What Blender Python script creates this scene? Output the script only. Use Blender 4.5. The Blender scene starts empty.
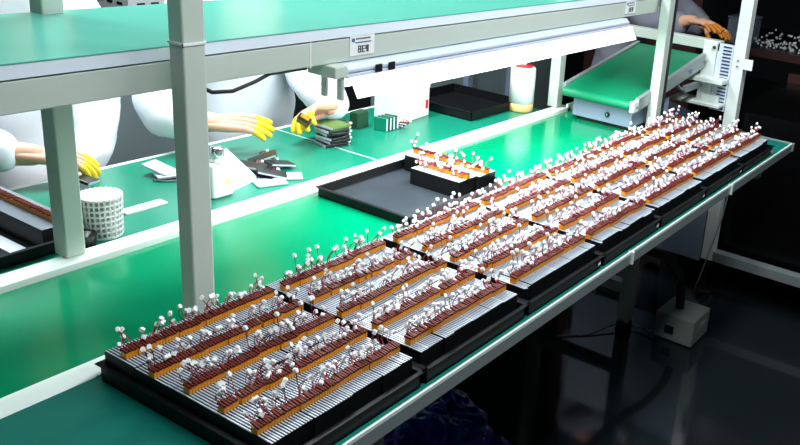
import bpy, bmesh, math, random
from mathutils import Vector, Matrix, Euler, noise
random.seed(7)
S = bpy.context.scene
COL = S.collection
PI = math.pi
# ------------------------------------------------------------------ camera
cam_d = bpy.data.cameras.new('camera')
cam = bpy.data.objects.new('camera', cam_d)
COL.objects.link(cam)
ax_x = Vector((0.51442453, 0.22863312, -0.82649519))
ax_y = Vector((-0.85242775, 0.24137622, -0.46379355))
ax_z = Vector((0.09345772, 0.94311421, 0.31906307))
ax_x.normalize(); ax_y = (ax_y - ax_x * ax_y.dot(ax_x)).normalized(); ax_z = ax_x.cross(ax_y)
cam.matrix_world = Matrix.Translation((0, 0, 1.525)) @ Matrix((ax_x, ax_y, ax_z)).to_4x4()
cam_d.sensor_fit = 'HORIZONTAL'; cam_d.sensor_width = 36
cam_d.lens = 853.126 / 800 * 36
cam_d.shift_x = -(559 - 400) / 800
cam_d.shift_y = -(222.5 - 179) / 800
cam_d.clip_start = 0.02
S.camera = cam
# ------------------------------------------------------------------ world, exposure, large lights
w = bpy.data.worlds.new('world'); S.world = w; w.use_nodes = True
w.node_tree.nodes['Background'].inputs[0].default_value = (0.75, 0.9, 1.0, 1)
w.node_tree.nodes['Background'].inputs[1].default_value = 0.05
S.view_settings.view_transform = 'Standard'; S.view_settings.look = 'None'
S.view_settings.gamma = 1; S.view_settings.use_curve_mapping = False
S.view_settings.exposure = 0.0
UNSEEN_LAMPS = [(2.1, 0.45, 2.3, 1.3, 0.2, 30), (1.5, 2.0, 2.3, 1.6, 0.3, 54), (0.7, 0.05, 2.5, 1.3, 0.2, 25)]  # unseen lamps added for trays, workers, front faces: x, y, z, length, width, watt
FIXTURE_WATT = 18
# ------------------------------------------------------------------ materials
def srgb(c):
    return tuple(((v / 255) / 12.92 if v / 255 <= 0.04045 else ((v / 255 + 0.055) / 1.055) ** 2.4) for v in c) + (1,)
MATS = {}
def mat(name, rgb, rough=0.5, metal=0.0, var=0.12, scale=30, bump=0.0, emit=0.0, trans=0.0, coat=0.0, alpha=1.0, spec=0.5, sss=0.0):
    m = bpy.data.materials.new(name); m.use_nodes = True; nt = m.node_tree
    b = nt.nodes['Principled BSDF']
    c = srgb(rgb)
    tc = nt.nodes.new('ShaderNodeTexCoord'); nz = nt.nodes.new('ShaderNodeTexNoise')
    nz.inputs['Scale'].default_value = scale; nz.inputs['Detail'].default_value = 3
    nt.links.new(tc.outputs['Object'], nz.inputs['Vector'])
    mx = nt.nodes.new('ShaderNodeMix'); mx.data_type = 'RGBA'
    mx.inputs[6].default_value = tuple(v * (1 - var) for v in c[:3]) + (1,)
    mx.inputs[7].default_value = tuple(min(1, v * (1 + var)) for v in c[:3]) + (1,)
    nt.links.new(nz.outputs['Fac'], mx.inputs[0]); nt.links.new(mx.outputs[2], b.inputs['Base Color'])
    b.inputs['Roughness'].default_value = rough; b.inputs['Metallic'].default_value = metal
    b.inputs['Specular IOR Level'].default_value = spec
    if coat: b.inputs['Coat Weight'].default_value = coat; b.inputs['Coat Roughness'].default_value = 0.08
    if trans: b.inputs['Transmission Weight'].default_value = trans
    if alpha < 1: b.inputs['Alpha'].default_value = alpha
    if sss:
        b.inputs['Subsurface Weight'].default_value = sss; b.inputs['Subsurface Radius'].default_value = (0.01, 0.004, 0.002); b.inputs['Subsurface Scale'].default_value = 0.5
    if emit:
        b.inputs['Emission Color'].default_value = c; b.inputs['Emission Strength'].default_value = emit
    if bump:
        bp = nt.nodes.new('ShaderNodeBump'); bp.inputs['Strength'].default_value = bump; bp.inputs['Distance'].default_value = 0.002
        nt.links.new(nz.outputs['Fac'], bp.inputs['Height']); nt.links.new(bp.outputs['Normal'], b.inputs['Normal'])
    MATS[name] = m
    return m
mat('floor', (26, 33, 36), 0.07, var=0.25, scale=3, spec=0.6)
mat('wall', (52, 58, 60), 0.7, scale=5)
mat('ceiling', (120, 125, 125), 0.8, scale=5)
mat('belt_green', (0, 120, 80), 0.16, var=0.06, scale=6, spec=0.5)
mat('mat_green', (14, 104, 92), 0.42, var=0.08, scale=8, bump=0.05, spec=0.3)
mat('bench_green', (16, 124, 98), 0.3, var=0.06, scale=6)
mat('shelf_green', (84, 166, 148), 0.25, var=0.08, scale=7)
mat('incline_green', (0, 118, 80), 0.45, var=0.05, scale=9)
mat('steel_paint', (190, 202, 192), 0.35, var=0.03, scale=12)
mat('board_edge', (225, 236, 246), 0.4, var=0.02, scale=12)
mat('aluminium', (150, 160, 160), 0.32, 0.35, var=0.06, scale=40)
mat('rail_white', (228, 238, 232), 0.35, var=0.03, scale=20)
mat('tray_black', (11, 13, 15), 0.5, var=0.25, scale=25, spec=0.25)
mat('tray_inside', (40, 46, 52), 0.38, var=0.3, scale=12)
mat('cell_black', (11, 13, 15), 0.5, var=0.3, scale=60, spec=0.25)
mat('cell_white', (182, 192, 204), 0.35, var=0.04, scale=60)
mat('tape_orange', (226, 142, 10), 0.35, var=0.25, scale=160)
mat('board_brown', (92, 30, 20), 0.6, var=0.5, scale=220, spec=0.2)
mat('wire_red', (176, 30, 54), 0.4, var=0.2, scale=90)
mat('wire_black', (48, 20, 28), 0.4, var=0.2, scale=90)
mat('plug_white', (240, 242, 242), 0.4, var=0.02, scale=90)
mat('plastic_white', (236, 238, 236), 0.4, var=0.03, scale=20)
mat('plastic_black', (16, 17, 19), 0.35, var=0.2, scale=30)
mat('rubber', (10, 10, 11), 0.6, var=0.2, scale=40)
mat('chrome', (190, 195, 198), 0.22, 0.9, var=0.05, scale=60)
mat('coat_white', (232, 238, 246), 0.8, var=0.05, scale=9, bump=0.3)
mat('coat_grey', (120, 122, 135), 0.85, var=0.12, scale=9, bump=0.3)
mat('trousers', (50, 56, 70), 0.85, var=0.1, scale=20)
mat('skin', (222, 170, 142), 0.5, var=0.06, scale=25, sss=0.15)
mat('finger_yellow', (232, 200, 40), 0.55, var=0.08, scale=60)
mat('glove_orange', (200, 120, 30), 0.6, var=0.1, scale=60)
mat('mouth', (170, 90, 84), 0.5)
mat('eye_dark', (20, 16, 14), 0.3)
mat('panel_blue', (128, 144, 164), 0.45, var=0.04, scale=10)
mat('panel_grey', (120, 136, 138), 0.6, var=0.06, scale=6)
mat('crate_grey', (168, 172, 174), 0.55, var=0.05, scale=30)
mat('slot_white', (215, 228, 246), 0.4, var=0.03, scale=30)
mat('slot_dark', (34, 44, 78), 0.5)
mat('acrylic_black', (8, 8, 9), 0.25, var=0.2, scale=5, spec=0.25)
mat('maroon', (58, 22, 18), 0.5, var=0.2, scale=8)
mat('hose', (8, 8, 10), 0.45, var=0.2, scale=60)
mat('control_box', (140, 148, 142), 0.45, var=0.04, scale=20)
mat('bag_blue', (30, 80, 215), 0.22, var=0.4, scale=14, coat=0.5)
mat('red', (205, 40, 40), 0.4)
mat('glue_amber', (236, 190, 120), 0.4, var=0.1, scale=30)
mat('pcb_green', (36, 74, 52), 0.45, var=0.3, scale=120)
mat('olive', (84, 110, 40), 0.5, var=0.2, scale=80)
mat('pouch_silver', (150, 156, 166), 0.22, 0.4, var=0.2, scale=60)
mat('tray_paper', (214, 224, 238), 0.5, var=0.04, scale=30)
mat('tub_clear', (160, 175, 190), 0.25, alpha=0.45, var=0.2, scale=40)
mat('print_grey', (86, 94, 96), 0.6)
mat('print_blue', (70, 110, 160), 0.6)
mat('lamp_glow', (235, 248, 255), 0.4, emit=9.0, var=0)
mat('unseen_lamp_glow', (235, 248, 255), 0.4, emit=6.0, var=0)
mat('fixture_body', (196, 206, 222), 0.4, var=0.02)
mat('reflector', (246, 250, 255), 0.3, var=0.01, scale=10, emit=1.3)
# ------------------------------------------------------------------ geometry helpers
class MB:
    def __init__(s): s.v = []; s.f = []; s.m = []
    def add(s, vs, fs, mi=0):
        o = len(s.v); s.v += [tuple(v) for v in vs]; s.f += [tuple(i + o for i in f) for f in fs]; s.m += [mi] * len(fs); return s
    def box(s, x0, x1, y0, y1, z0, z1, mi=0, M=None):
        vs = [Vector(p) for p in ((x0,y0,z0),(x1,y0,z0),(x1,y1,z0),(x0,y1,z0),(x0,y0,z1),(x1,y0,z1),(x1,y1,z1),(x0,y1,z1))]
        if M is not None: vs = [M @ v for v in vs]
        return s.add(vs, ((0,3,2,1),(4,5,6,7),(0,1,5,4),(1,2,6,5),(2,3,7,6),(3,0,4,7)), mi)
    def tube(s, pts, r, n=8, mi=0, cap=True):
        pts = [Vector(p) for p in pts]; rs = r if isinstance(r, (list, tuple)) else [r] * len(pts)
        vs = []; up = Vector((0, 0, 1))
        for i, p in enumerate(pts):
            d = (pts[min(i + 1, len(pts) - 1)] - pts[max(i - 1, 0)])
            if d.length < 1e-9: d = Vector((0, 0, 1))
            d.normalize()
            a = d.cross(up) if abs(d.z) < 0.95 else d.cross(Vector((0, 1, 0)))
            a.normalize(); b = d.cross(a)
            for k in range(n):
                t = 2 * PI * k / n; vs.append(p + (a * math.cos(t) + b * math.sin(t)) * rs[i])
        fs = []
        for i in range(len(pts) - 1):
            for k in range(n):
                fs.append((i*n + k, (i+1)*n + k, (i+1)*n + (k+1) % n, i*n + (k+1) % n))
        if cap: fs.append(tuple(range(n))); fs.append(tuple(reversed(range((len(pts)-1)*n, len(pts)*n))))
        return s.add(vs, fs, mi)
    def lathe(s, prof, cx=0, cy=0, n=24, mi=0):
        vs = []; fs = []
        for (r, z) in prof:
            for k in range(n): t = 2*PI*k/n; vs.append((cx + r*math.cos(t), cy + r*math.sin(t), z))
        for i in range(len(prof) - 1):
            for k in range(n): fs.append((i*n+k, i*n+(k+1)%n, (i+1)*n+(k+1)%n, (i+1)*n+k))
        fs.append(tuple(reversed(range(n)))); fs.append(tuple(range((len(prof)-1)*n, len(prof)*n)))
        return s.add(vs, fs, mi)
    def extrude_x(s, prof, x0, x1, mi=0):
        n = len(prof); vs = [(x0, y, z) for y, z in prof] + [(x1, y, z) for y, z in prof]
        fs = [(i, (i+1) % n, n + (i+1) % n, n + i) for i in range(n)] + [tuple(reversed(range(n))), tuple(range(n, 2*n))]
        return s.add(vs, fs, mi)
    def mesh(s, name, mats):
        me = bpy.data.meshes.new(name); me.from_pydata(s.v, [], s.f)
        for m in mats: me.materials.append(MATS[m])
        me.polygons.foreach_set('material_index', s.m)
        bm = bmesh.new(); bm.from_mesh(me); bmesh.ops.recalc_face_normals(bm, faces=bm.faces); bm.to_mesh(me); bm.free()
        return me
    def build(s, name, mats, parent=None, smooth=False, bevel=0.0, seg=2):
        if isinstance(mats, str): mats = [mats]
        me = s.mesh(name, mats)
        if smooth: me.polygons.foreach_set('use_smooth', [True] * len(me.polygons))
        o = bpy.data.objects.new(name, me); COL.objects.link(o)
        if parent: o.parent = parent; o.location = -PL(parent)
        if bevel:
            b = o.modifiers.new('bevel', 'BEVEL'); b.width = bevel; b.segments = seg; b.limit_method = 'ANGLE'; b.angle_limit = math.radians(40)
        return o
def PL(p):   # world location of a parent chain (no rotation used)
    v = Vector(p.location)
    while p.parent: p = p.parent; v += p.location
    return v
def thing(name, label, cat, loc=(0, 0, 0), group=None):
    o = bpy.data.objects.new(name, None); COL.objects.link(o); o.location = loc; o.empty_display_size = 0.02
    return tag(o, label, cat, group)
def tag(o, label, cat, group=None, kind=None):
    o['label'] = label; o['category'] = cat
    if group: o['group'] = group
    if kind: o['kind'] = kind
    return o
def struct(o): o['kind'] = 'structure'; return o
def child(name, me, parent, M=None):
    o = bpy.data.objects.new(name, me); COL.objects.link(o); o.parent = parent
    if M is not None: o.matrix_local = M
    return o
# parts are authored in world coordinates; build(parent=...) shifts them under their thing
# ------------------------------------------------------------------ room
struct(MB().box(-3, 8, -2.5, 6, -0.05, 0).build('floor', 'floor'))
struct(MB().box(-3, 8, -2.5, 6, 3.0, 3.05).build('ceiling', 'ceiling'))
struct(MB().box(-3, 8, 6, 6.05, 0, 3).build('wall_back', 'wall'))
struct(MB().box(8, 8.05, -2.5, 6, 0, 3).build('wall_right', 'wall'))
struct(MB().box(-3.05, -3, -2.5, 6, 0, 3).build('wall_left', 'wall'))
struct(MB().box(-3, 8, -2.55, -2.5, 0, 3).build('wall_front', 'wall'))
names = ['long unseen lamp above the battery trays', 'long unseen lamp added to light the seated workers', 'long unseen lamp added to light the front faces']
for (x, y, z, L, W, P), nm in zip(UNSEEN_LAMPS, names):
    t = thing('unseen_light', 'white ' + nm, 'ceiling light', (x, y, z))
    b = MB(); b.box(x-L/2-.02, x+L/2+.02, y-W/2-.02, y+W/2+.02, z+.01, z+.06); b.build('housing', 'plastic_white', t, bevel=.004)
    MB().box(x-L/2, x+L/2, y-W/2, y+W/2, z+.002, z+.01).build('diffuser', 'unseen_lamp_glow', t)
    for sx in (-.4, .4): MB().tube([(x+sx, y, z+.06), (x+sx, y, 3.0)], .003, 6).build('cable', 'chrome', t)
    ld = bpy.data.lights.new('lamp', 'AREA'); ld.shape = 'RECTANGLE'; ld.size = L; ld.size_y = W; ld.energy = P; ld.color = (0.93, 0.98, 1.0)
    lo = bpy.data.objects.new('lamp', ld); COL.objects.link(lo); lo.parent = t; lo.location = (0, 0, 0)
# ------------------------------------------------------------------ assembly table
H = 0.775
XL = -0.6
t = thing('assembly_table', 'long conveyor table with glossy green belt carrying the battery trays', 'table', (1.7, 1.1, 0))
MB().box(XL, 2.9, 1.155, 1.462, .755, H).build('belt', 'belt_green', t)
MB().box(XL, 2.87, .714, 1.108, .757, H).build('front_mat', 'mat_green', t)
o = MB().box(XL, 2.87, 1.108, 1.155, .757, H + .0006).build('divider_strip', 'rail_white', t); o['label'] = 'white strip between belt and mat'
b = MB(); b.extrude_x([(.705, .750), (.714, .750), (.714, .7755), (.7105, .7765), (.7075, .7765), (.705, .774)], XL, 2.87)
b.build('front_rail', 'aluminium', t)
MB().box(XL, 2.87, .7072, .7112, .7765, .7775).build('edge_bead', 'rail_white', t)
for x in (1.62, 2.26): MB().box(x, x+.006, .7005, .7135, .749, .7785).build('rail_joint', 'rail_white', t)
MB().box(2.87, 2.885, .702, 1.155, .75, .7765).build('end_rail', 'aluminium', t)
MB().box(XL, 2.86, .72, 1.45, .735, .755).build('underframe', 'acrylic_black', t)
for x in (.805, 2.615):
    for y in (1.12, 1.495):
        l = MB().box(x, x+.045, y, y+.045, .035, .735).build('leg', 'steel_paint', t, bevel=.003)
        MB().lathe([(.026, 0), (.03, .004), (.03, .03), (.022, .045)], x+.022, y+.022).build('foot', 'rubber', l)
    MB().box(x+.003, x+.042, .735, 1.12, .70, .735).build('bracket', 'steel_paint', t)
    MB().box(x+.003, x+.042, 1.165, 1.495, .15, .19).build('crossbar', 'steel_paint', t)
# workers' bench behind it
t = thing('work_bench', 'green topped bench where the workers sort cells, beyond the white rail', 'workbench', (1.5, 1.7, 0))
MB().box(XL, 2.56, 1.512, 1.93, .75, H).build('bench_top', 'bench_green', t)
MB().box(XL, 2.65, 1.466, 1.512, .752, H + .012).build('rail', 'rail_white', t, bevel=.002)
MB().box(XL, 2.56, 1.93, 1.945, .75, H).build('back_edge', 'rail_white', t)
MB().box(1.70, 1.703, 1.512, 1.93, H, H+.0008).build('seam', 'rail_white', t)
for x in (.3, 1.7, 2.5):
    MB().box(x, x+.04, 1.86, 1.9, 0, .75).build('leg', 'steel_paint', t)
MB().box(2.625, 2.70, 1.466, 1.474, .755, .80).build('corner_bracket', 'rail_white', t, bevel=.001)
# ------------------------------------------------------------------ shelf over the table
t = thing('overhead_shelf', 'green topped shelf on pale grey posts running over the table', 'shelf', (1.7, 1.3, H))
MB().box(XL, 2.62, 1.17, 1.518, 1.222, 1.2415).build('shelf_board', 'board_edge', t)
MB().box(XL, 2.62, 1.1695, 1.5185, 1.2415, 1.2435).build('green_top', 'shelf_green', t)
MB().box(XL, 2.65, 1.172, 1.20, 1.174, 1.2195).build('front_beam', 'steel_paint', t, bevel=.002)
MB().box(XL, 2.65, 1.475, 1.49, 1.174, 1.2195).build('rear_beam', 'steel_paint', t, bevel=.002)
for x in (.811, 2.622):
    MB().box(x, x+.040, 1.12, 1.154, H+.0012, 2.2).build('post', 'steel_paint', t, bevel=.003)
    MB().box(x - .003 if x < 1 else x, x+.042, 1.522, 1.564, H+.0005, 2.2).build('post', 'steel_paint', t, bevel=.003) if False else None
for x in (.812, 2.585):
    MB().box(x, x+.038, 1.4905, 1.53, H+.0125, 2.2).build('post', 'steel_paint', t, bevel=.003)
for x in (.81, 2.585): MB().box(x, x+.035, 1.2, 1.475, 1.18, 1.215).build('cross_beam', 'steel_paint', t)
MB().box(2.662, 2.688, 1.122, 1.152, .80, 2.2).build('black_strip', 'plastic_black', t)  # narrow black box along the right of the far front post
for x in (.811,):
    b = MB(); z = 1.252
    b.box(x-.0015, x+.0415, 1.1185, 1.1202, z, z+.004); b.box(x-.0015, x, 1.1185, 1.155, z, z+.004); b.box(x+.040, x+.0415, 1.1185, 1.155, z, z+.004)
    o = b.build('cable_tie', 'plastic_white', t); o['label'] = 'white plastic tie around the post'
b = MB(); b.box(1.112, 1.1145, 1.1712, 1.172, 1.172, 1.2415); b.build('cable_tie', 'plastic_white', t)
for k, x in enumerate((1.213, 2.40)):
    lb = MB().box(x, x+.068, 1.1705, 1.1718, 1.183, 1.2225).build('sticker', 'plastic_white', t)
    b = MB(); y0, y1 = 1.1698, 1.1705
    for i in range(9): b.box(x+.016+i*.0046, x+.0192+i*.0046, y0, y1, 1.2145, 1.2175, 0)
    for i in range(12): b.box(x+.014+i*.0038, x+.0168+i*.0038, y0, y1, 1.2075, 1.2098, 1)
    # three blocky characters
    for c, strokes in enumerate([((0,.3,0,1),(.7,1,0,1),(0,1,.42,.6),(0,1,.85,1),(0,1,0,.15)), ((0,1,0,.16),(0,1,.42,.58),(0,1,.84,1),(0,.28,0,1)), ((0,1,.85,1),(0,1,.4,.55),(0,.28,.4,1),(.72,1,0,1),(.35,.65,0,1))]):
        for (u0, u1, w0, w1) in strokes:
            gx = x + .022 + c*.0105; b.box(gx+u0*.0085, gx+u1*.0085, y0-.0001*c, y1, 1.1885+w0*.0135, 1.1885+w1*.0135, 0)
    b.lathe([(.0, 0), (.0042, 0), (.0042, .0008), (0, .0008)], 0, 0, 14, 1)
    n = 14*4
    for i in range(len(b.v)-n, len(b.v)):
        vx, vy, vz = b.v[i]; b.v[i] = (x+.009+vx, y0+vz, 1.214+vy)
    b.build('print', ['print_grey', 'print_blue'], lb)
# lamp under the shelf
t = thing('strip_light', 'long white strip light with flared glowing diffuser under the shelf beam', 'strip light', (1.8, 1.18, 1.1))
x0, x1 = 1.185, 2.395
MB().extrude_x([(1.150, 1.146), (1.215, 1.146), (1.215, 1.172), (1.160, 1.172), (1.156, 1.166), (1.150, 1.163), (1.150, 1.158), (1.153, 1.157), (1.153, 1.154), (1.150, 1.153)], x0, x1).build('body', 'fixture_body', t)
b = MB(); b.extrude_x([(1.130, 1.110), (1.132, 1.110), (1.152, 1.146), (1.213, 1.146), (1.235, 1.110), (1.237, 1.110), (1.216, 1.1475), (1.149, 1.1475)], x0 + .01, x1 + .02)
b.build('diffuser', 'reflector', t)
MB().tube([(x0+.03, 1.183, 1.132), (x1-.01, 1.183, 1.132)], .011, 12).build('tube', 'lamp_glow', t, smooth=True)
b = MB(); b.extrude_x([(1.146, 1.150), (1.22, 1.150), (1.22, 1.1735), (1.146, 1.1735)], x0-.035, x0)
b.build('end_cap', 'steel_paint', t, bevel=.003)
for y in (1.158, 1.20): MB().box(x0-.012, x0-.004, y-.008, y+.008, 1.104, 1.15).build('end_bracket', 'steel_paint', t, bevel=.003)
for x in (1.262, 1.300): MB().box(x, x+.018, 1.146, 1.1495, 1.150, 1.166).build('switch', 'plastic_black', t, bevel=.001)
ld = bpy.data.lights.new('lamp', 'AREA'); ld.shape = 'RECTANGLE'; ld.size = x1-x0-.06; ld.size_y = .05; ld.energy = FIXTURE_WATT; ld.color = (0.94, 0.985, 1.0)
lo = bpy.data.objects.new('lamp', ld); COL.objects.link(lo); lo.parent = t; lo.location = ((x0+x1)/2 - 1.8, 0.003, 1.117 - 1.1)
tag(MB().tube([(.86, 1.19, 1.20), (.868, 1.166, 1.175), (.89, 1.160, 1.162), (.93, 1.160, 1.158), (.98, 1.165, 1.166), (1.03, 1.185, 1.170), (1.12, 1.19, 1.168)], .0035, 8).build('power_cable', 'rubber', smooth=True), 'black cable sagging under the shelf beam beside the front post', 'cable')
# ------------------------------------------------------------------ battery cells
CL = .0701      # cell length, CH height above tray floor
Z0 = .7785; CH = .0435
def box_mesh(name, dims, m, jitter=None):
    b = MB(); b.box(*dims); return b.mesh(name, [m])
def cell_parts(seed):
    """geometry of one cell, origin at base front-left; returns list of (name, MB, mats)"""
    r = random.Random(seed)
    L = []
    tx = .0052
    L.append(('case', MB().box(0, .0046, 0, CL, 0, CH - .0008), 'cell_black'))
    L.append(('top_strip', MB().box(.0014, .0034, .0001, CL - .0001, CH - .001, CH - .0001), 'cell_white'))
    y0 = .026
    L.append(('tape', MB().box(.0001, .0045, y0, y0 + .012, CH + .0006, CH + .0094), 'tape_orange'))
    M = Matrix.Translation((0, y0 - .0008, CH + .0096 + r.uniform(-.0004, .0008))) @ Matrix.Rotation(math.radians(r.uniform(-4, 14)), 4, 'X')
    L.append(('circuit_board', MB().box(.0005, .0036, 0, .0150, 0, .0032, M=M), 'board_brown'))
    # leads and plug
    if r.random() > .74:
        return L
    base = Vector((.003, y0 + .012, CH + .0126))
    mode = r.random()
    if mode < .62: e = base + Vector((r.uniform(-.010, .016), r.uniform(-.010, .012), r.uniform(.006, .026)))
    elif mode < .87: e = base + Vector((r.uniform(-.004, .022), r.uniform(.006, .022), r.uniform(-.004, .010)))
    else: e = base + Vector((r.uniform(-.02, .012), r.uniform(-.012, .02), r.uniform(.024, .046)))
    R = Euler((r.uniform(-.9, .9), r.uniform(-.9, .9), r.uniform(0, 3))).to_matrix().to_4x4()
    for k, (nm, m) in enumerate((('red_lead', 'wire_red'), ('black_lead', 'wire_black'))):
        off = Vector(((k - .5) * .0026, 0, 0)); b1 = base + off; e1 = e + R.to_3x3() @ Vector(((k - .5) * .002, 0, -.002))
        mid = (b1 + e1) / 2 + Vector((r.uniform(-.004, .004), r.uniform(.001, .008), r.uniform(-.002, .004)))
        q = (b1 * 3 + mid * 3) / 6 + Vector((0, .002, -.001)); q2 = (mid + e1) / 2 + Vector((0, .001, .001))
        L.append((nm, MB().tube([b1, q, mid, q2, e1], .0006, 4), m))
    mb = MB(); MM = Matrix.Translation(e) @ R
    mb.box(-.0030, .0030, -.0024, .0024, -.0028, .0025, M=MM); mb.box(-.0022, .0022, -.0016, .0016, .0026, .0038, M=MM)
    L.append(('plug', mb, 'plug_white'))
    return L
NV = 60
VAR = [cell_parts(i) for i in range(NV)]
PLAIN = [i for i in range(NV) if len(VAR[i]) == 4]
BARE = len(VAR); VAR.append(VAR[0][:2])
VMESH = [[(n, mb.mesh(n, [m])) for n, mb, m in v] for v in VAR]
MATLIST = ['cell_black', 'cell_white', 'tape_orange', 'board_brown', 'wire_red', 'wire_black', 'plug_white']
protos = []
for v in VMESH:      # prototypes: an Empty and its part objects; copied below
    protos.append(v)
def place_cell(x, y, z, rot, vi, label, group):
    r = bpy.data.objects.new('battery_cell', None); COL.objects.link(r)
    r.location = (x, y, z); r.rotation_euler = (0, 0, rot); r.empty_display_size = .01
    tag(r, label, 'battery cell', group)
    for n, me in VMESH[vi]:
        c = bpy.data.objects.new(n, me); COL.objects.link(c); c.parent = r
stuff = MB()
def stuff_cell(x, y, z, rot, vi):
    c, s = math.cos(rot), math.sin(rot)
    for k, (n, mb, m) in enumerate(VAR[vi]):
        stuff.add([(x + c*a - s*b_, y + s*a + c*b_, z + d) for a, b_, d in mb.v], mb.f, k)
# trays
def tray(x0, x1, y0, y1, label='', z=H + .0008, h=.0245, group=None, lip=.006, inside='tray_black'):
    t = thing('tray', label, 'tray', ((x0+x1)/2, (y0+y1)/2, z), group)
    b = MB(); tk = .0025
    MB().box(x0+lip, x1-lip, y0+lip, y1-lip, z, z+.0022).build('tray_floor', inside, t)
    b.box(x0+lip, x1-lip, y0+lip, y0+lip+tk, z, z+h); b.box(x0+lip, x1-lip, y1-lip-tk, y1-lip, z, z+h)
    b.box(x0+lip, x0+lip+tk, y0+lip, y1-lip, z, z+h); b.box(x1-lip-tk, x1-lip, y0+lip, y1-lip, z, z+h)
    b.build('tray_wall', 'tray_black', t)
    b = MB(); zt = z + h
    b.box(x0, x1, y0, y0+lip+.001, zt-.002, zt); b.box(x0, x1, y1-lip-.001, y1, zt-.002, zt)
    b.box(x0, x0+lip+.001, y0, y1, zt-.002, zt); b.box(x1-lip-.001, x1, y0, y1, zt-.002, zt)
    b.build('rim', 'tray_black', t, bevel=.0008, seg=1)
    return t
PITCH = .295
TX = [.634 + PITCH*i for i in range(7)]
ordn = ['nearest the viewer at the left end', 'second from the left end', 'third from the left end', 'at the middle of the row', 'third from the right end', 'second from the right end', 'farthest away at the right end']
ROWS = ['frontmost', 'second frontmost', 'middle', 'second rearmost', 'rearmost']
def nth(k): return '%d%s' % (k, 'th' if 10 < k % 100 < 14 else {1: 'st', 2: 'nd', 3: 'rd'}.get(k % 10, 'th'))
NC, PX, PY = 57, .00485, .0703
Y0 = .7365
rnd = random.Random(3)
for i, tx in enumerate(TX):
    tray(tx - .0105, tx + .2835, .7155, 1.1000, h=.0290, label='black plastic tray full of battery cells, ' + ordn[i], group='black trays of battery cells')
    if i > 1: MB().box(tx+.262, tx+.274, .7195, .7216, .786, .794).build('clip', 'chrome', bpy.data.objects['tray.%03d' % i])
    zoff = [rnd.uniform(-.0015, .0015) for _ in range(12)]
    for r in range(5):
        yr = Y0 + PY * r
        miss0 = 0; miss1 = 0
        if i > 0 and rnd.random() < .4: miss1 = rnd.choice([0, 1, 2])
        miss0 = 0
        gsh = 0; gz = 0
        for c in range(miss0, NC - miss1):
            if rnd.random() < .12: gsh = rnd.uniform(-.0022, .0022); gz = rnd.uniform(-.0012, .0012)
            x = tx + c*PX; y = yr + gsh; z = Z0 + .0008 + gz + .0012
            vi = BARE if ((c < 1 and (i + r) % 3) or rnd.random() < .012) else rnd.randrange(NV)
            if i == 0:
                place_cell(x, y, z, 0, vi, 'slim %s battery cell, %s from left in the %s row of the nearest tray' % ('bare' if vi == BARE else 'taped', nth(c+1), ROWS[r]), 'battery cells in the nearest tray')
            elif i == 1 and r == 0 and c < 22:
                place_cell(x, y, z, 0, vi, 'slim %s battery cell, %s from left in frontmost row of the second nearest tray' % ('bare' if vi == BARE else 'taped', nth(c+1)), 'battery cells in the front row of the second tray')
            else:
                stuff_cell(x, y, z, 0, vi)
# open tray with two short rows turned sideways (cells stacked along y)
tray(1.386, 1.768, 1.147, 1.445, 'half empty black tray on the belt beside the white rail', inside='tray_inside')
for (xr, ya, yb) in ((1.612, 1.185, 1.345), (1.684, 1.175, 1.425)):
    n = int((yb-ya)/PX)
    for c in range(n):
        # rot +90deg: local x -> +y, local y -> -x
        stuff_cell(xr + CL, ya + c*PX, H + .0033, PI/2, rnd.randrange(NV))
# ------------------------------------------------------------------ left tray on the bench
lt = tray(.40, .896, 1.548, 1.915, 'black tray at the left end of the bench with a row of dark cells', h=.026)
o = MB().box(.770, .800, 1.570, 1.895, H+.0032, H+.0042).build('paper', 'tray_paper'); tag(o, 'white paper strip lying in the black tray at the left', 'paper strip')
for c in range(62):
    stuff_cell(.884, 1.570 + c*PX, H + .0040, PI/2, rnd.choice(PLAIN))
so = stuff.build('battery_cell', MATLIST)
tag(so, 'taped battery cells with tangled leads and white plugs filling all the trays but the nearest', 'battery cells', None, 'stuff')
# ------------------------------------------------------------------ things on the bench
def at(o, x, y, z=0, rz=0): o.location = (x, y, z); o.rotation_euler = (0, 0, rz); return o
# white bottle
t = thing('bottle', 'white plastic bottle with chrome cap behind the front post', 'bottle', (1.235, 1.60, H))
b = MB(); cx, cy = 1.235, 1.60
b.box(cx-.03, cx+.03, cy-.02, cy+.02, H, H+.085)
b.build('bottle_body', 'plastic_white', t, bevel=.008, seg=3)
MB().lathe([(.022, H+.083), (.013, H+.092), (.012, H+.10)], cx, cy).build('neck', 'plastic_white', t, smooth=True)
MB().lathe([(.0145, H+.097), (.0155, H+.099), (.0155, H+.118), (.013, H+.121)], cx, cy).build('cap', 'chrome', t, smooth=True)
b = MB(); b.box(cx+.006, cx+.016, cy-.0206, cy-.02, H+.03, H+.045); b.build('warning_mark', 'glue_amber', t)
# funnel shaped white card leaning
b = MB(); b.add([(1.275, 1.60, H+.001), (1.375, 1.625, H+.001), (1.31, 1.66, H+.085), (1.285, 1.655, H+.085), (1.275, 1.603, H+.001), (1.375, 1.628, H+.001), (1.31, 1.663, H+.085), (1.285, 1.658, H+.085)], [(0,1,2,3), (7,6,5,4), (0,4,5,1), (1,5,6,2), (2,6,7,3), (3,7,4,0)])
tag(b.build('card', 'tray_paper'), 'white sloping card standing behind the white bottle', 'card')
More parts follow.
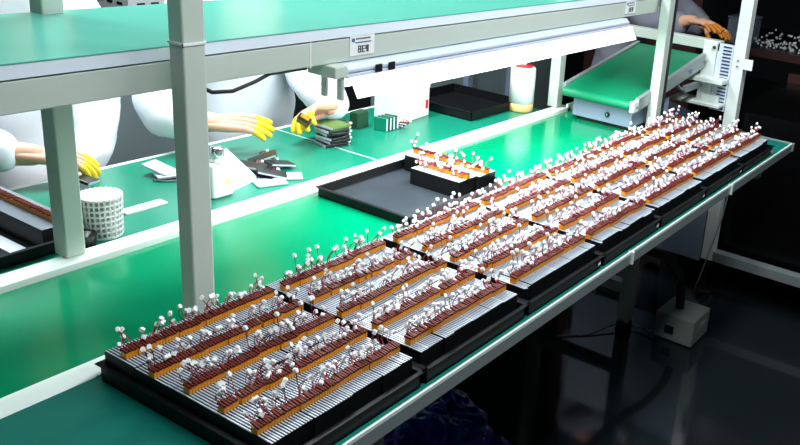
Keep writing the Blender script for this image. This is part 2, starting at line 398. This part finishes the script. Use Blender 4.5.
# pouch cells pile
def pouch(x, y, z, rz, tilt, m, label, group=None, L=.075, W=.045, T=.006, leads=True, roll=0):
    t = bpy.data.objects.new('pouch_cell', None); COL.objects.link(t); tag(t, label, 'pouch cell', group)
    t.location = (x, y, z); t.rotation_euler = (tilt, roll, rz)
    b = MB().box(-W/2, W/2, -L/2, L/2, 0, T); o = bpy.data.objects.new('pouch', b.mesh('pouch', [m])); COL.objects.link(o); o.parent = t
    bv = o.modifiers.new('bevel', 'BEVEL'); bv.width = .002; bv.segments = 2
    child('edge_strip', MB().box(-W/2-.001, -W/2, -L/2+.003, L/2-.003, .001, T-.001).mesh('edge_strip', ['cell_white']), t)
    if leads:
        rr = random.Random(int(x*1000+y*77))
        for k, mm in enumerate(('wire_red', 'wire_black')):
            p = [(W/2-.003, (k-.5)*.006, T/2), (W/2+.012, (k-.5)*.01, T/2+.004), (W/2+.02, rr.uniform(-.012, .012), rr.uniform(.001, .01)), (W/2+.012, rr.uniform(-.02, 0), T/2+.001)]
            child('lead', MB().tube(p, .0009, 5).mesh('lead', [mm]), t)
        child('plug', MB().box(W/2+.012, W/2+.018, -.02, -.013, .002, .007).mesh('plug', ['plug_white']), t)
    return t
pouch(1.385, 1.632, H+.002, .5, 0, 'plastic_black', 'black pouch cell at the bottom of the loose heap by the bottle', 'loose cells on the bench')
pouch(1.405, 1.615, H+.010, .9, .25, 'plastic_black', 'black pouch cell leaning on the loose heap', 'loose cells on the bench')
pouch(1.43, 1.67, H+.002, 1.0, 0, 'pouch_silver', 'silver sided cell lying behind the loose heap', 'loose cells on the bench')
pouch(1.39, 1.67, H+.019, .6, .1, 'plastic_black', 'black pouch cell across the top of the loose heap', 'loose cells on the bench')
pouch(1.45, 1.70, H+.02, .9, -.35, 'plastic_black', 'black pouch cell tipped up at the back of the loose heap', 'loose cells on the bench')
pouch(1.465, 1.655, H+.012, 1.4, .2, 'plastic_black', 'black pouch cell at the right side of the loose heap', 'loose cells on the bench')
pouch(1.372, 1.583, H+.0005, 1.2, 0, 'cell_white', 'white cell lying flat in front of the heap, left one', leads=False)
pouch(1.432, 1.59, H+.0005, .9, 0, 'cell_white', 'white cell lying flat in front of the heap, right one', leads=False)
pouch(1.23, 1.765, H+.0005, .7, 0, 'plastic_black', 'black cell under the white cards left of the post', leads=False)
pouch(1.235, 1.770, H+.0075, 1.2, 0, 'cell_white', 'white cell on the black cell behind the post', leads=False)
pouch(1.225, 1.80, H+.018, .2, .2, 'cell_white', 'white cell tipped on top behind the post', leads=False)
# neat stack of cells
for k in range(6):
    pouch(1.716 + (k % 2)*.005, 1.725 - (k % 3)*.003, H + .0005 + k*.0105, -.25 + (k % 3)*.12, 0, 'plastic_black' if k < 5 else 'olive',
          'black pouch cell in the neat stack beside the hands, %s' % ['lowest', 'second from below', 'third from below', 'third from top', 'second from top', 'topmost with olive face'][k], 'stack of cells beside the hands', L=.07, W=.07, T=.009)
# upright boards / boxes
def block(name, x, y, w_, d, h, m, label, cat, rz=0, leads=None):
    t = thing(name, label, cat, (x, y, H+.0005)); t.rotation_euler = (0, 0, rz)
    o = child('sleeve', MB().box(-w_/2, w_/2, -d/2, d/2, 0, h).mesh('sleeve', [m]), t); bv = o.modifiers.new('bevel', 'BEVEL'); bv.width = .0015; bv.segments = 2
    return t
block('component_pack', 1.905, 1.795, .055, .03, .05, 'pcb_green', 'dark green component pack, tall, beside the neat stack', 'component pack', .1)
for k in range(4):
    t = block('circuit_panel', 1.925 + k*.016, 1.725, .008, .045, .042, 'pcb_green' if k % 2 else 'bench_green', 'upright green circuit panel %s the white carton' % ['left end of the four beside', 'second of the four beside', 'third of the four beside', 'closest of the four to'][k], 'circuit panel', .2)
    child('contact_strip', MB().box(-.004, .004, -.0228, -.0225, .002, .04).mesh('contact_strip', ['tray_paper']), t)
for k in range(3):
    pouch(1.985 + k*.006, 1.715 - k*.01, H+.001+k*.007, .5, 0, 'board_brown', 'brown taped board lying by the carton, %s' % ['lowest', 'middle', 'top'][k], 'taped boards by the carton', L=.03, W=.02, T=.005)
# white carton
t = thing('carton', 'white carton with red mark standing on the bench under the strip light', 'carton', (2.092, 1.785, H)); t.rotation_euler = (0, 0, .1)
child('box_body', MB().box(-.09, .09, -.045, .045, 0, .115).mesh('box_body', ['plastic_white']), t).modifiers.new('b', 'BEVEL').width = .002
child('lid_flap', MB().box(-.0905, .0905, -.046, .0455, .095, .116).mesh('lid_flap', ['plastic_white']), t)
child('red_mark', MB().box(.068, .083, -.0457, -.0452, .025, .055).mesh('red_mark', ['red']), t)
# empty black tray at the far side
tray(2.225, 2.52, 1.60, 1.905, 'empty black tray on the bench between the carton and the glue bottle', h=.032)
# glue bottle
t = thing('glue_bottle', 'round white bottle with amber liquid at its bottom, by the rear post', 'bottle', (2.535, 1.565, H))
cx, cy = 2.495, 1.585
t.location = (cx, cy, H)
MB().lathe([(.040, H+.0005), (.0438, H+.004), (.044, H+.035)], cx, cy, 32).build('liquid_base', 'glue_amber', t, smooth=True)
MB().lathe([(.0442, H+.03), (.0442, H+.152), (.040, H+.157), (.02, H+.160)], cx, cy, 32).build('bottle_body', 'plastic_white', t, smooth=True)
MB().lathe([(.033, H+.157), (.033, H+.164), (.02, H+.165)], cx, cy).build('collar', 'red', t, smooth=True)
MB().lathe([(.011, H+.164), (.010, H+.175), (.004, H+.19), (.003, H+.21)], cx, cy).build('nozzle', 'plastic_white', t, smooth=True)
# white mesh basket with small black tub
t = thing('basket', 'white perforated plastic basket beside the rear left post', 'basket', (.937, 1.578, H))
b = MB(); cx, cy = .937, 1.578; n = 26
def ring(r0, z0, z1):
    b.lathe([(r0, z0), (r0+.0022, z0), (r0+.0022, z1), (r0, z1)], cx, cy, 40)
for k in range(8):
    z = H + .002 + k*.0115; ring(.036 + k*.0004, z, z+.004)
for k in range(n):
    a = 2*PI*k/n
    b.tube([(cx+.037*math.cos(a), cy+.037*math.sin(a), H+.002), (cx+.0402*math.cos(a), cy+.0402*math.sin(a), H+.088)], .0022, 4)
b.build('mesh_wall', 'plastic_white', t)
MB().lathe([(.0, H+.0005), (.038, H+.0005), (.038, H+.003), (0, H+.003)], cx, cy).build('base', 'plastic_white', t)
MB().lathe([(.015, H+.0005), (.018, H+.03), (.019, H+.03), (.017, H+.028), (.0, H+.02)], .880, 1.537).build('tub', 'plastic_black')
tag(bpy.data.objects['tub'], 'small black tub between the post and the white basket', 'tub')
# ruler like strips
def strip(x, y, rz, L, W, label, ticks=True, z=H+.0005):
    t = thing('strip', label, 'strip', (x, y, z)); t.rotation_euler = (0, 0, rz)
    child('strip_body', MB().box(-L/2, L/2, -W/2, W/2, 0, .004).mesh('strip_body', ['plastic_white']), t)
    if ticks:
        b = MB()
        for k in range(12): b.box(-L/2+.006+k*(L-.012)/12, -L/2+.006+(k+.55)*(L-.012)/12, -W*.1, W*.12, .004, .0044)
        child('slots', b.mesh('slots', ['bench_green']), t)
    return t
strip(1.075, 1.647, .0, .10, .028, 'white slotted strip lying to the right of the basket')
strip(1.05, 1.745, .1, .07, .022, 'short plain white strip behind the basket', False)
# black crate at the back
t = thing('parts_crate', 'black crate full of dark parts behind the stack of cells', 'crate', (2.0, 1.87, H))
b = MB(); x0, x1, y0, y1 = 2.13, 2.44, 2.24, 2.56; z = .63
b.box(x0, x1, y0, y1, z, z+.003); b.box(x0, x1, y0, y0+.004, z, z+.13); b.box(x0, x1, y1-.004, y1, z, z+.13); b.box(x0, x0+.004, y0, y1, z, z+.13); b.box(x1-.004, x1, y0, y1, z, z+.13)
b.box(x0-.006, x1+.006, y0-.006, y0, z+.118, z+.13); b.box(x0-.006, x0, y0, y1, z+.118, z+.13)
t.location = (2.28, 2.4, z)
b.build('crate_body', 'plastic_black', t, bevel=.001)
for i in range(9):
    MB().box(x0+.012+i*.031, x0+.034+i*.031, y0+.02, y1-.02, z+.004, z+.10+(i % 3)*.008).build('dark_part', 'tray_inside', t)
t = thing('trolley', 'dark trolley holding the black crate behind the bench', 'trolley', (2.3, 2.4, 0))
MB().box(2.1, 2.5, 2.2, 2.585, .60, .629).build('top', 'plastic_black', t)
for x in (2.11, 2.46):
    for y in (2.21, 2.55): MB().box(x, x+.03, y, y+.03, 0, .60).build('leg', 'plastic_black', t)
# ------------------------------------------------------------------ background partition and crate
t = thing('partition', 'low grey partition with pale frame posts behind the workers', 'partition', (2.2, 2.65, 0))
MB().box(-.5, 4.6, 2.62, 2.65, 0, .93).build('panel', 'panel_grey', t)
for x in (1.25, 2.08+.62, 3.55, 3.95): MB().box(x, x+.04, 2.59, 2.62, 0, .95).build('frame_post', 'panel_blue', t)
t = thing('perforated_bin', 'grey metal bin with rows of slots beyond the shelf', 'bin', (1.9, 2.85, .95))
x0, y0 = 1.755, 2.70
b = MB(); b.box(x0, x0+.34, y0, y0+.3, .95, 1.32, 0)
for r in range(8):
    for c in range(6):
        z = .98 + r*.042
        b.box(x0+.02+c*.052+(r % 2)*.012, x0+.05+c*.052+(r % 2)*.012, y0-.001, y0+.001, z, z+.009, 1)
        if c < 5: b.box(x0-.001, x0+.001, y0+.02+c*.055+(r % 2)*.012, y0+.05+c*.055+(r % 2)*.012, z, z+.009, 1)
b.build('shell', ['crate_grey', 'plastic_black'], t)
t = thing('side_table', 'dark table standing behind the low partition', 'table', (2.0, 2.9, 0))
MB().box(.6, 3.2, 2.67, 3.3, .92, .95).build('top', 'plastic_black', t)
for x in (.62, 3.14):
    for y in (2.68, 3.24): MB().box(x, x+.04, y, y+.04, 0, .92).build('leg', 'plastic_black', t)
# ------------------------------------------------------------------ incline conveyor and machine
t = thing('incline_conveyor', 'green belt conveyor sloping up from the table into the machine', 'conveyor', (2.8, 1.29, H))
xs, xe = 2.50, 3.09; zs, ze = .874, .874 + .59*.158; ya, yb = 1.165, 1.425
sl = (ze-zs)/(xe-xs)
prof = [(xs+.012, zs+.016), (xe, ze+.016), (xe, ze-.014), (xs+.012, zs-.014)]
for k in range(1, 8):
    a = -PI/2 - PI*k/8; prof.append((xs + .010 + .0145*math.cos(a), zs + .0145*math.sin(a)))
b = MB(); n = len(prof)
b.add([(x, ya, z) for x, z in prof] + [(x, yb, z) for x, z in prof], [(i, (i+1) % n, n+(i+1) % n, n+i) for i in range(n)] + [tuple(range(n)), tuple(reversed(range(n, 2*n)))])
b.build('belt', 'incline_green', t)
for yy, nm in ((ya-.018, 'side_frame'), (yb+.003, 'side_frame')):
    b = MB(); P = [(xs+.03, zs-.020), (xs+.03, zs+.020+.003), (xe, ze+.024), (xe, ze-.030)]
    b.add([(x, yy, z) for x, z in P] + [(x, yy+.015, z) for x, z in P], [(0,1,2,3), (7,6,5,4), (0,4,5,1), (1,5,6,2), (2,6,7,3), (3,7,4,0)])
    b.build(nm, 'aluminium', t, bevel=.001)
b = MB(); b.box(xs-.006, xs+.03, ya-.020, ya-.003, zs-.018, zs+.018); b.build('roller_bracket', 'rail_white', t, bevel=.002)
MB().tube([(xs+.01, ya-.024, zs), (xs+.01, ya, zs)], .006, 10).build('roller_axle', 'chrome', t)
for x in (2.95, 3.08): MB().tube([(x, ya-.03, zs+(x-xs)*sl-.005), (x, ya-.018, zs+(x-xs)*sl-.005)], .007, 10).build('adjuster_bolt', 'chrome', t)
MB().box(2.93, 3.09, ya-.02, ya-.004, .86, .885).build('support_arm', 'aluminium', t, bevel=.002)
b = MB(); b.tube([(2.93, ya-.012, .87), (2.88, ya-.012, .885), (2.86, ya-.012, .90)], .006, 8); b.build('support_rod', 'chrome', t)
# drive unit below it
t = thing('drive_unit', 'blue grey drive box with round knob under the conveyor end', 'drive unit', (2.68, 1.29, H))
MB().box(2.55, 2.86, 1.175, 1.405, H+.012, .853).build('housing', 'panel_blue', t, bevel=.004)
MB().box(2.56, 2.85, 1.185, 1.38, H+.0006, H+.012).build('base', 'plastic_black', t)
b = MB(); b.tube([(2.549, 1.265, .818), (2.541, 1.265, .818)], .0085, 20); b.build('knob', 'plastic_black', t)
b = MB(); b.tube([(2.5412, 1.265, .818), (2.5402, 1.265, .818)], .004, 16); b.build('knob_cap', 'chrome', t)
# machine frame
t = thing('machine_frame', 'pale metal machine frame with slotted column beyond the table end', 'machine', (3.2, .9, 0))
MX = 3.1
MB().box(MX, MX+.045, .997, 1.044, .165, 2.2).build('post', 'rail_white', t, bevel=.002)
for y in (1.0, 1.56, -.5): MB().lathe([(.03, 0), (.03, .02), (.008, .025), (.008, .165)], MX+.024, y+.02, 16).build('levelling_foot', 'rubber', t)
MB().box(MX+.002, MX+.045, 1.10, 1.62, 1.004, 1.042).build('cross_beam', 'steel_paint', t, bevel=.002)
MB().box(MX, MX+.045, -.6, .997, .165, .206).build('base_beam', 'aluminium', t, bevel=.002)
MB().box(MX, MX+.02, 1.05, 1.60, .15, .72).build('door_panel', 'panel_blue', t, bevel=.002)
MB().box(MX+.02, MX+.06, -.6, -.55, .03, 1.2).build('far_post', 'steel_paint', t)
MB().box(MX-.002, MX+.04, 1.11, 1.165, .80, 1.04).build('column', 'rail_white', t, bevel=.003)
sc = MB().box(MX+.002, MX+.02, 1.046, 1.108, .78, 1.035).build('slotted_plate', 'slot_white', t)
b = MB()
for k in range(19):
    z = .786 + k*.0132; b.box(MX-.001, MX+.002, 1.052, 1.085, z, z+.005)
b.build('slot_marks', 'slot_dark', sc)
MB().box(MX-.06, MX+.04, 1.048, 1.20, .890, .908).build('bracket_plate', 'rail_white', t, bevel=.002)
MB().box(MX-.06, MX+.04, 1.048, 1.25, .80, .812).build('bracket_plate', 'rail_white', t, bevel=.002)
MB().box(MX-.02, MX+.0, 1.07, 1.14, .812, .84).build('slide_block', 'rail_white', t, bevel=.002)
MB().box(MX-.004, MX+.0, .962, .996, .955, .995).build('hinge_plate', 'rail_white', t, bevel=.001)
for z in (.963, .985): MB().tube([(MX-.008, 1.02, z), (MX, 1.02, z)], .004, 8).build('bolt', 'chrome', t)
MB().tube([(MX-.01, 1.12, 1.018), (MX+.002, 1.12, 1.018)], .006, 10).build('bolt', 'plastic_black', t)
MB().box(MX-.03, MX-.002, .972, 1.00, .60, .64).build('bracket_plate', 'aluminium', t, bevel=.002)
t = thing('black_cabinet', 'black glossy cabinet standing behind the machine frame', 'cabinet', (3.6, .3, 0))
MB().box(MX+.08, 4.0, -.5, 1.05, .12, .78).build('cabinet_body', 'acrylic_black', t)
for x in (3.3, 3.9):
    for y in (-.4, .95): MB().box(x, x+.05, y, y+.05, 0, .12).build('leg', 'acrylic_black', t)
MB().box(3.95, 3.98, -.5, 1.05, .78, .82).build('back_rail', 'maroon', t)
tag(MB().tube([(3.09, .985, .70), (3.085, .975, .62), (3.092, .968, .5), (3.085, .978, .36), (3.09, 1.0, .25), (3.05, 1.02, .10), (3.03, 1.04, .0025)], .0022, 6).build('thin_cord', 'crate_grey', smooth=True), 'thin pale cord hanging beside the machine post', 'cord')
# backdrop bench seen beyond the machine
t = thing('far_bench', 'dark bench with maroon edge beyond the machine at the right', 'workbench', (5, 1.4, 0))
MB().box(4.7, 5.6, .2, 2.6, .76, .79).build('top', 'plastic_black', t)
MB().box(4.68, 4.7, .2, 2.6, .75, .79).build('front_edge', 'maroon', t)
for y in (.25, 2.5): MB().box(4.75, 4.8, y, y+.05, 0, .76).build('leg', 'plastic_black', t)
b = MB(); r = random.Random(5)
for k in range(230):
    M = Matrix.Translation((r.uniform(4.75, 5.0), r.choice([r.uniform(.6, 1.42), r.uniform(1.1, 1.5)]), .80 + r.random()**2*.08)) @ Euler((r.random()*3, r.random()*3, 0)).to_matrix().to_4x4()
    b.box(-.005, .005, -.004, .004, -.005, .005, M=M)
tag(b.build('plug_heap', 'plug_white'), 'scattered small white plugs on the far dark bench', 'plugs', None, 'stuff')
t = thing('plastic_tub', 'clear plastic tub standing on the far dark bench', 'tub', (4.85, 1.62, .79))
b = MB(); x0, x1, y0, y1 = 4.75, 4.95, 1.53, 1.66
b.box(x0, x1, y0, y0+.004, .791, .93); b.box(x0, x1, y1-.004, y1, .791, .93); b.box(x0, x0+.004, y0, y1, .791, .93); b.box(x1-.004, x1, y0, y1, .791, .93); b.box(x0, x1, y0, y1, .791, .795)
b.build('wall', 'tub_clear', t); MB().box(x0-.005, x1+.005, y0-.005, y1+.005, .93, .94).build('lid', 'tub_clear', t, bevel=.002)
tag(MB().box(4.62, 4.65, 1.78, 2.5, .0, 2.3).build('screen_panel', 'maroon'), 'dark red panel standing behind the machine', 'panel')
# ------------------------------------------------------------------ floor things
t = thing('control_box', 'grey control box on the floor with a black hose plugged in', 'control box', (2.74, .955, 0))
MB().box(2.662, 2.82, .88, 1.03, .004, .105).build('housing', 'control_box', t, bevel=.004)
MB().box(2.6605, 2.662, .955, .99, .03, .062).build('socket', 'plastic_black', t)
MB().box(2.72, 2.78, .8788, .88, .055, .075).build('rating_plate', 'crate_grey', t)
for x in (2.68, 2.80):
    for y in (.9, 1.01): MB().lathe([(.008, 0), (.008, .005)], x, y, 12).build('foot', 'rubber', t)
pts = [(2.50, 1.20, .52), (2.601, 1.1, .36), (2.69, 1.04, .31), (2.745, .995, .23), (2.745, .98, .16), (2.735, .97, .106)]
def smooth_path(P, n=6):
    P = [Vector(p) for p in P]; out = []
    Q = [P[0]] + P + [P[-1]]
    for i in range(1, len(Q) - 2):
        for k in range(n):
            s = k / n; a, b_, c, d = Q[i-1], Q[i], Q[i+1], Q[i+2]
            out.append(.5*((2*b_) + (c-a)*s + (2*a-5*b_+4*c-d)*s*s + (3*b_-a-3*c+d)*s**3))
    return out + [P[-1]]
tag(MB().tube(smooth_path(pts), .017, 12).build('hose', 'hose', smooth=True), 'thick black hose curving down into the grey control box', 'hose')
tag(MB().tube(smooth_path([(2.42, 1.30, .003), (2.5, 1.22, .003), (2.62, 1.16, .02), (2.66, 1.1, .012), (2.658, 1.0, .02)]), .003, 6).build('floor_cord', 'crate_grey', smooth=True), 'thin grey cord on the floor left of the control box', 'cord')
bm = bmesh.new(); bmesh.ops.create_icosphere(bm, subdivisions=5, radius=1)
for v in bm.verts:
    p = v.co.copy(); d = 1 + .30*noise.noise(p*1.8) + .16*abs(noise.noise(p*5)) + .05*noise.noise(p*12)
    v.co = Vector((p.x*.2*d, p.y*.2*d, max(p.z*.12*d, -.09)))
me = bpy.data.meshes.new('plastic_bag'); bm.to_mesh(me); bm.free(); me.materials.append(MATS['bag_blue'])
o = bpy.data.objects.new('plastic_bag', me); COL.objects.link(o); o.location = (1.52, 1.19, .0905)
tag(o, 'crumpled dark blue plastic bag on the floor under the table', 'plastic bag')
tag(MB().box(1.56, 1.62, .96, 1.02, .1, .106, M=None).build('paper_tag', 'crate_grey'), 'small grey paper tag lying against the blue bag', 'paper tag')
# ------------------------------------------------------------------ people
def skin(name, nodes, edges, m, parent, levels=2):
    """nodes: list of (x,y,z,rx,ry) ; chains given by edges; first node of each connected piece is its root"""
    me = bpy.data.meshes.new(name); me.from_pydata([n[:3] for n in nodes], edges, [])
    me.materials.append(MATS[m])
    o = bpy.data.objects.new(name, me); COL.objects.link(o)
    if parent: o.parent = parent; o.location = -PL(parent)
    md = o.modifiers.new('skin', 'SKIN'); md.use_smooth_shade = True; md.branch_smoothing = .6
    seen = set(); adj = {i: [] for i in range(len(nodes))}
    for a, b_ in edges: adj[a].append(b_); adj[b_].append(a)
    sv = me.skin_vertices[0].data
    for i, n in enumerate(nodes):
        sv[i].radius = (n[3], n[4] if len(n) > 4 else n[3]); sv[i].use_root = False
        if i not in seen:
            sv[i].use_root = True; st = [i]
            while st:
                k = st.pop()
                if k in seen: continue
                seen.add(k); st += adj[k]
    s = o.modifiers.new('sub', 'SUBSURF'); s.levels = levels; s.render_levels = levels
    return o
class SK:
    def __init__(s): s.n = []; s.e = []
    def chain(s, pts, start=None):
        prev = start; ids = []
        for p in pts:
            s.n.append(p); i = len(s.n)-1; ids.append(i)
            if prev is not None: s.e.append((prev, i))
            prev = i
        return ids
def hand(sk, cots, wrist, direction, palm_n, curl, side, spread=.02, size=1.0):
    """wrist point, pointing direction, palm normal; adds palm and five fingers; cots gets outer finger segments"""
    d = Vector(direction).normalized(); n = Vector(palm_n); n = (n - d*n.dot(d)).normalized(); s_ = d.cross(n)*side
    w = Vector(wrist)
    def P(f, l, u): return w + (d*f + s_*l + n*u)*size
    def N(p, r, r2=None): return (p.x, p.y, p.z, r*size, (r2 or r)*size)
    # palm as a fan of short chains from the wrist (four metacarpals)
    lens = [(.026, .038, .024, .018), (.009, .042, .027, .019), (-.009, .039, .025, .018), (-.026, .031, .019, .016)]
    for k, (l, a, b_, c) in enumerate(lens):
        p0 = P(-.03, l*.35, 0); p1 = P(.04, l*.8, .001); p2 = P(.082, l, 0)
        ang = curl*(.55 + .10*k)
        def step(p, L, a_): return p + (d*math.cos(a_) + n*math.sin(a_) + s_*(l*3))*L*size
        p3 = step(p2, a, ang); p4 = step(p3, b_, ang*1.9); p5 = step(p4, c, ang*2.5)
        sk.chain([N(p0, .012), N(p1, .0135), N(p2, .0105), N(p3, .0085), N(p4, .0078), N(p5, .006)])
        cots.append([N(p2*.45+p3*.55, .0100), N(p3, .0098), N(p4, .0092), N(p5, .0078)])
    p0 = P(.012, .018, .006); p1 = P(.045, .042, .014); p2 = p1 + (d*.8 + s_*.35 + n*.5)*.034*size; p3 = p2 + (d*.9 + n*.45 - s_*.1)*.026*size
    sk.chain([N(p0, .015), N(p1, .0115), N(p2, .0095), N(p3, .0075)])
    cots.append([N((p1+p2)/2, .0108), N(p2, .0108), N(p3, .009)])
def worker(label, cx, cy, shoulders, arms, coat='coat_white', fat=0.0, lean=0.0, glove='finger_yellow', hands=True, face=-1, seat=.5):
    t = thing('person', label, 'person', (cx, cy, 0))
    body = SK(); coatk = SK(); cots = []; tro = SK()
    zc = .95; sw = shoulders
    ids = body.chain([(cx, cy+.03, seat+.08, .13, .11), (cx, cy+.02, .78, .12, .10), (cx, cy, 1.0, .10, .08), (cx, cy, 1.10, .085, .065), (cx, cy-.015, 1.20, .056), (cx, cy-.025, 1.25, .056), (cx, cy-.045, 1.31, .088, .098), (cx, cy-.05, 1.385, .10, .112), (cx, cy-.045, 1.46, .082, .09)])
    cid = coatk.chain([(cx, cy+.03, seat+.06, .17, .14), (cx, cy+.02, .76, .155+fat, .125), (cx, cy+.005, .98, .155+fat, .12), (cx, cy, 1.12, .14+fat*.5, .11), (cx, cy-.01, 1.22, .075, .07)])
    for s, (elbow, wrist, hdir, pn, curl, cuff) in zip((-1, 1), arms):
        sh = (cx+s*sw, cy, 1.13)
        body.chain([sh + (.05,), tuple((Vector(sh)+Vector(elbow))/2) + (.042,), tuple(elbow) + (.038,), tuple((Vector(elbow)*.35+Vector(wrist)*.65)) + (.034,), tuple(wrist) + (.028, .024), tuple(Vector(wrist)+Vector(hdir).normalized()*.035) + (.026, .018)], ids[3])
        e, wv = Vector(elbow), Vector(wrist); c0 = e + (wv-e)*cuff
        coatk.chain([sh + (.08,), tuple((Vector(sh)+e)/2) + (.078,), tuple(elbow) + (.074,), tuple(e+(c0-e)*.55) + (.058,), tuple(c0) + (.046,)], cid[3])
        if hands: hand(body, cots, wrist, hdir, pn, curl, -s)
    for s in (-1, 1):
        tro.chain([(cx+s*.08, cy+.03, seat+.07, .085), (cx+s*.10, cy-.15, seat+.06, .08), (cx+s*.11, cy-.33, seat+.045, .068), (cx+s*.11, cy-.34, .30, .052), (cx+s*.11, cy-.33, .11, .042)])
        sh = skin('shoe', [(cx+s*.11, cy-.31, .045, .04, .04), (cx+s*.11, cy-.38, .042, .042, .038), (cx+s*.11, cy-.46, .035, .036, .03)], [(0, 1), (1, 2)], 'plastic_white', t)
    b0 = skin('body', body.n, body.e, 'skin', t)
    ck = skin('coat', coatk.n, coatk.e, coat, t, 3)
    tx = bpy.data.textures.new('folds', 'CLOUDS'); tx.noise_scale = .11; tx.noise_depth = 2
    dm = ck.modifiers.new('folds', 'DISPLACE'); dm.texture = tx; dm.strength = .035; dm.mid_level = .45; dm.texture_coords = 'LOCAL'
    skin('trousers', tro.n, tro.e, 'trousers', t)
    for ch in cots: skin('finger_cover', ch, [(i, i+1) for i in range(len(ch)-1)], glove, t)
    fx, fy, fz = cx, cy-.06, 1.385
    skin('cap', [(fx, cy-.035, 1.425, .112, .118), (fx, cy-.03, 1.50, .10, .105)], [(0, 1)], coat, t)
    for s in (-1, 1):
        MB().lathe([(0, fz-.009), (.007, fz-.006), (.009, fz), (.007, fz+.006), (0, fz+.009)], fx+s*.03, fy-.083, 12).build('eye', 'eye_dark', t, smooth=True)
        skin('ear', [(fx+s*.082, fy+.01, fz+.01, .012, .018), (fx+s*.083, fy+.008, fz-.02, .008, .012)], [(0, 1)], 'skin', t)
    skin('nose', [(fx, fy-.085, fz+.005, .009), (fx, fy-.10, fz-.02, .013)], [(0, 1)], 'skin', t)
    MB().tube([(fx-.022, fy-.082, fz-.05), (fx, fy-.088, fz-.052), (fx+.022, fy-.082, fz-.05)], .004, 8).build('mouth', 'mouth', t, smooth=True)
    return t
def stool(cx, cy, label):
    t = thing('stool', label, 'stool', (cx, cy, 0))
    MB().lathe([(.15, .44), (.17, .45), (.17, .475), (.15, .485)], cx, cy, 28).build('seat', 'plastic_black', t)
    for k in range(4):
        a = PI/4 + k*PI/2; MB().tube([(cx+.10*math.cos(a), cy+.10*math.sin(a), .44), (cx+.19*math.cos(a), cy+.19*math.sin(a), 0)], .012, 8).build('leg', 'chrome', t)
worker('person in white coat at the left, yellow finger covers, reaching over the bench', 1.12, 2.17, .14,
       [((.84, 2.05, .868), (.985, 1.925, .852), (.9, -.42, -.16), (.15, .1, -1), .6, .93), ((1.25, 2.10, .875), (1.16, 2.01, .725), (-.9, -.1, -.3), (-.1, .1, -1), .5, .9)])
stool(1.12, 2.24, 'round black stool under the left worker')
worker('person in white coat bent over the bench, holding a cell in yellow finger covers', 1.77, 2.16, .155,
       [((1.36, 2.0, .868), (1.42, 1.86, .862), (.76, -.62, -.0), (.25, .3, -.9), .45, .74), ((1.88, 1.98, .90), (1.765, 1.765, .868), (-.97, .14, .04), (-.2, -.5, -.85), .95, 1.08)], fat=.07)
stool(1.72, 2.25, 'round black stool under the worker holding a cell')
worker('person in grey coat with orange glove working behind the machine beam', 3.62, 1.75, .15,
       [((3.50, 1.52, 1.0), (3.42, 1.36, 1.06), (-.3, -.9, .05), (0, .1, -1), .4, .85), ((3.9, 1.55, 1.0), (3.75, 1.4, 1.0), (-.5, -.8, 0), (0, .1, -1), .4, .85)], coat='coat_grey', glove='glove_orange')
stool(3.62, 1.8, 'round black stool under the worker in grey')
# held cells
t = thing('held_cell', 'dark cell with taped end held between both hands of the bent worker', 'pouch cell', (1.618, 1.728, .862)); t.rotation_euler = (.6, .5, .9)
child('pouch', MB().box(-.024, .024, -.018, .018, -.009, .009).mesh('pouch', ['plastic_black']), t).modifiers.new('b', 'BEVEL').width = .0015
child('tape', MB().box(-.034, -.026, -.012, .012, -.003, .005).mesh('tape', ['tape_orange']), t)
t = thing('held_cell', 'dark cell under the yellow fingers of the left worker', 'pouch cell', (1.055, 1.825, .80)); t.rotation_euler = (.3, .2, .6)
child('pouch', MB().box(-.028, .028, -.018, .018, -.004, .004).mesh('pouch', ['plastic_black']), t).modifiers.new('b', 'BEVEL').width = .0015
child('edge_strip', MB().box(-.027, .027, -.0188, -.018, -.003, .003).mesh('edge_strip', ['cell_white']), t)
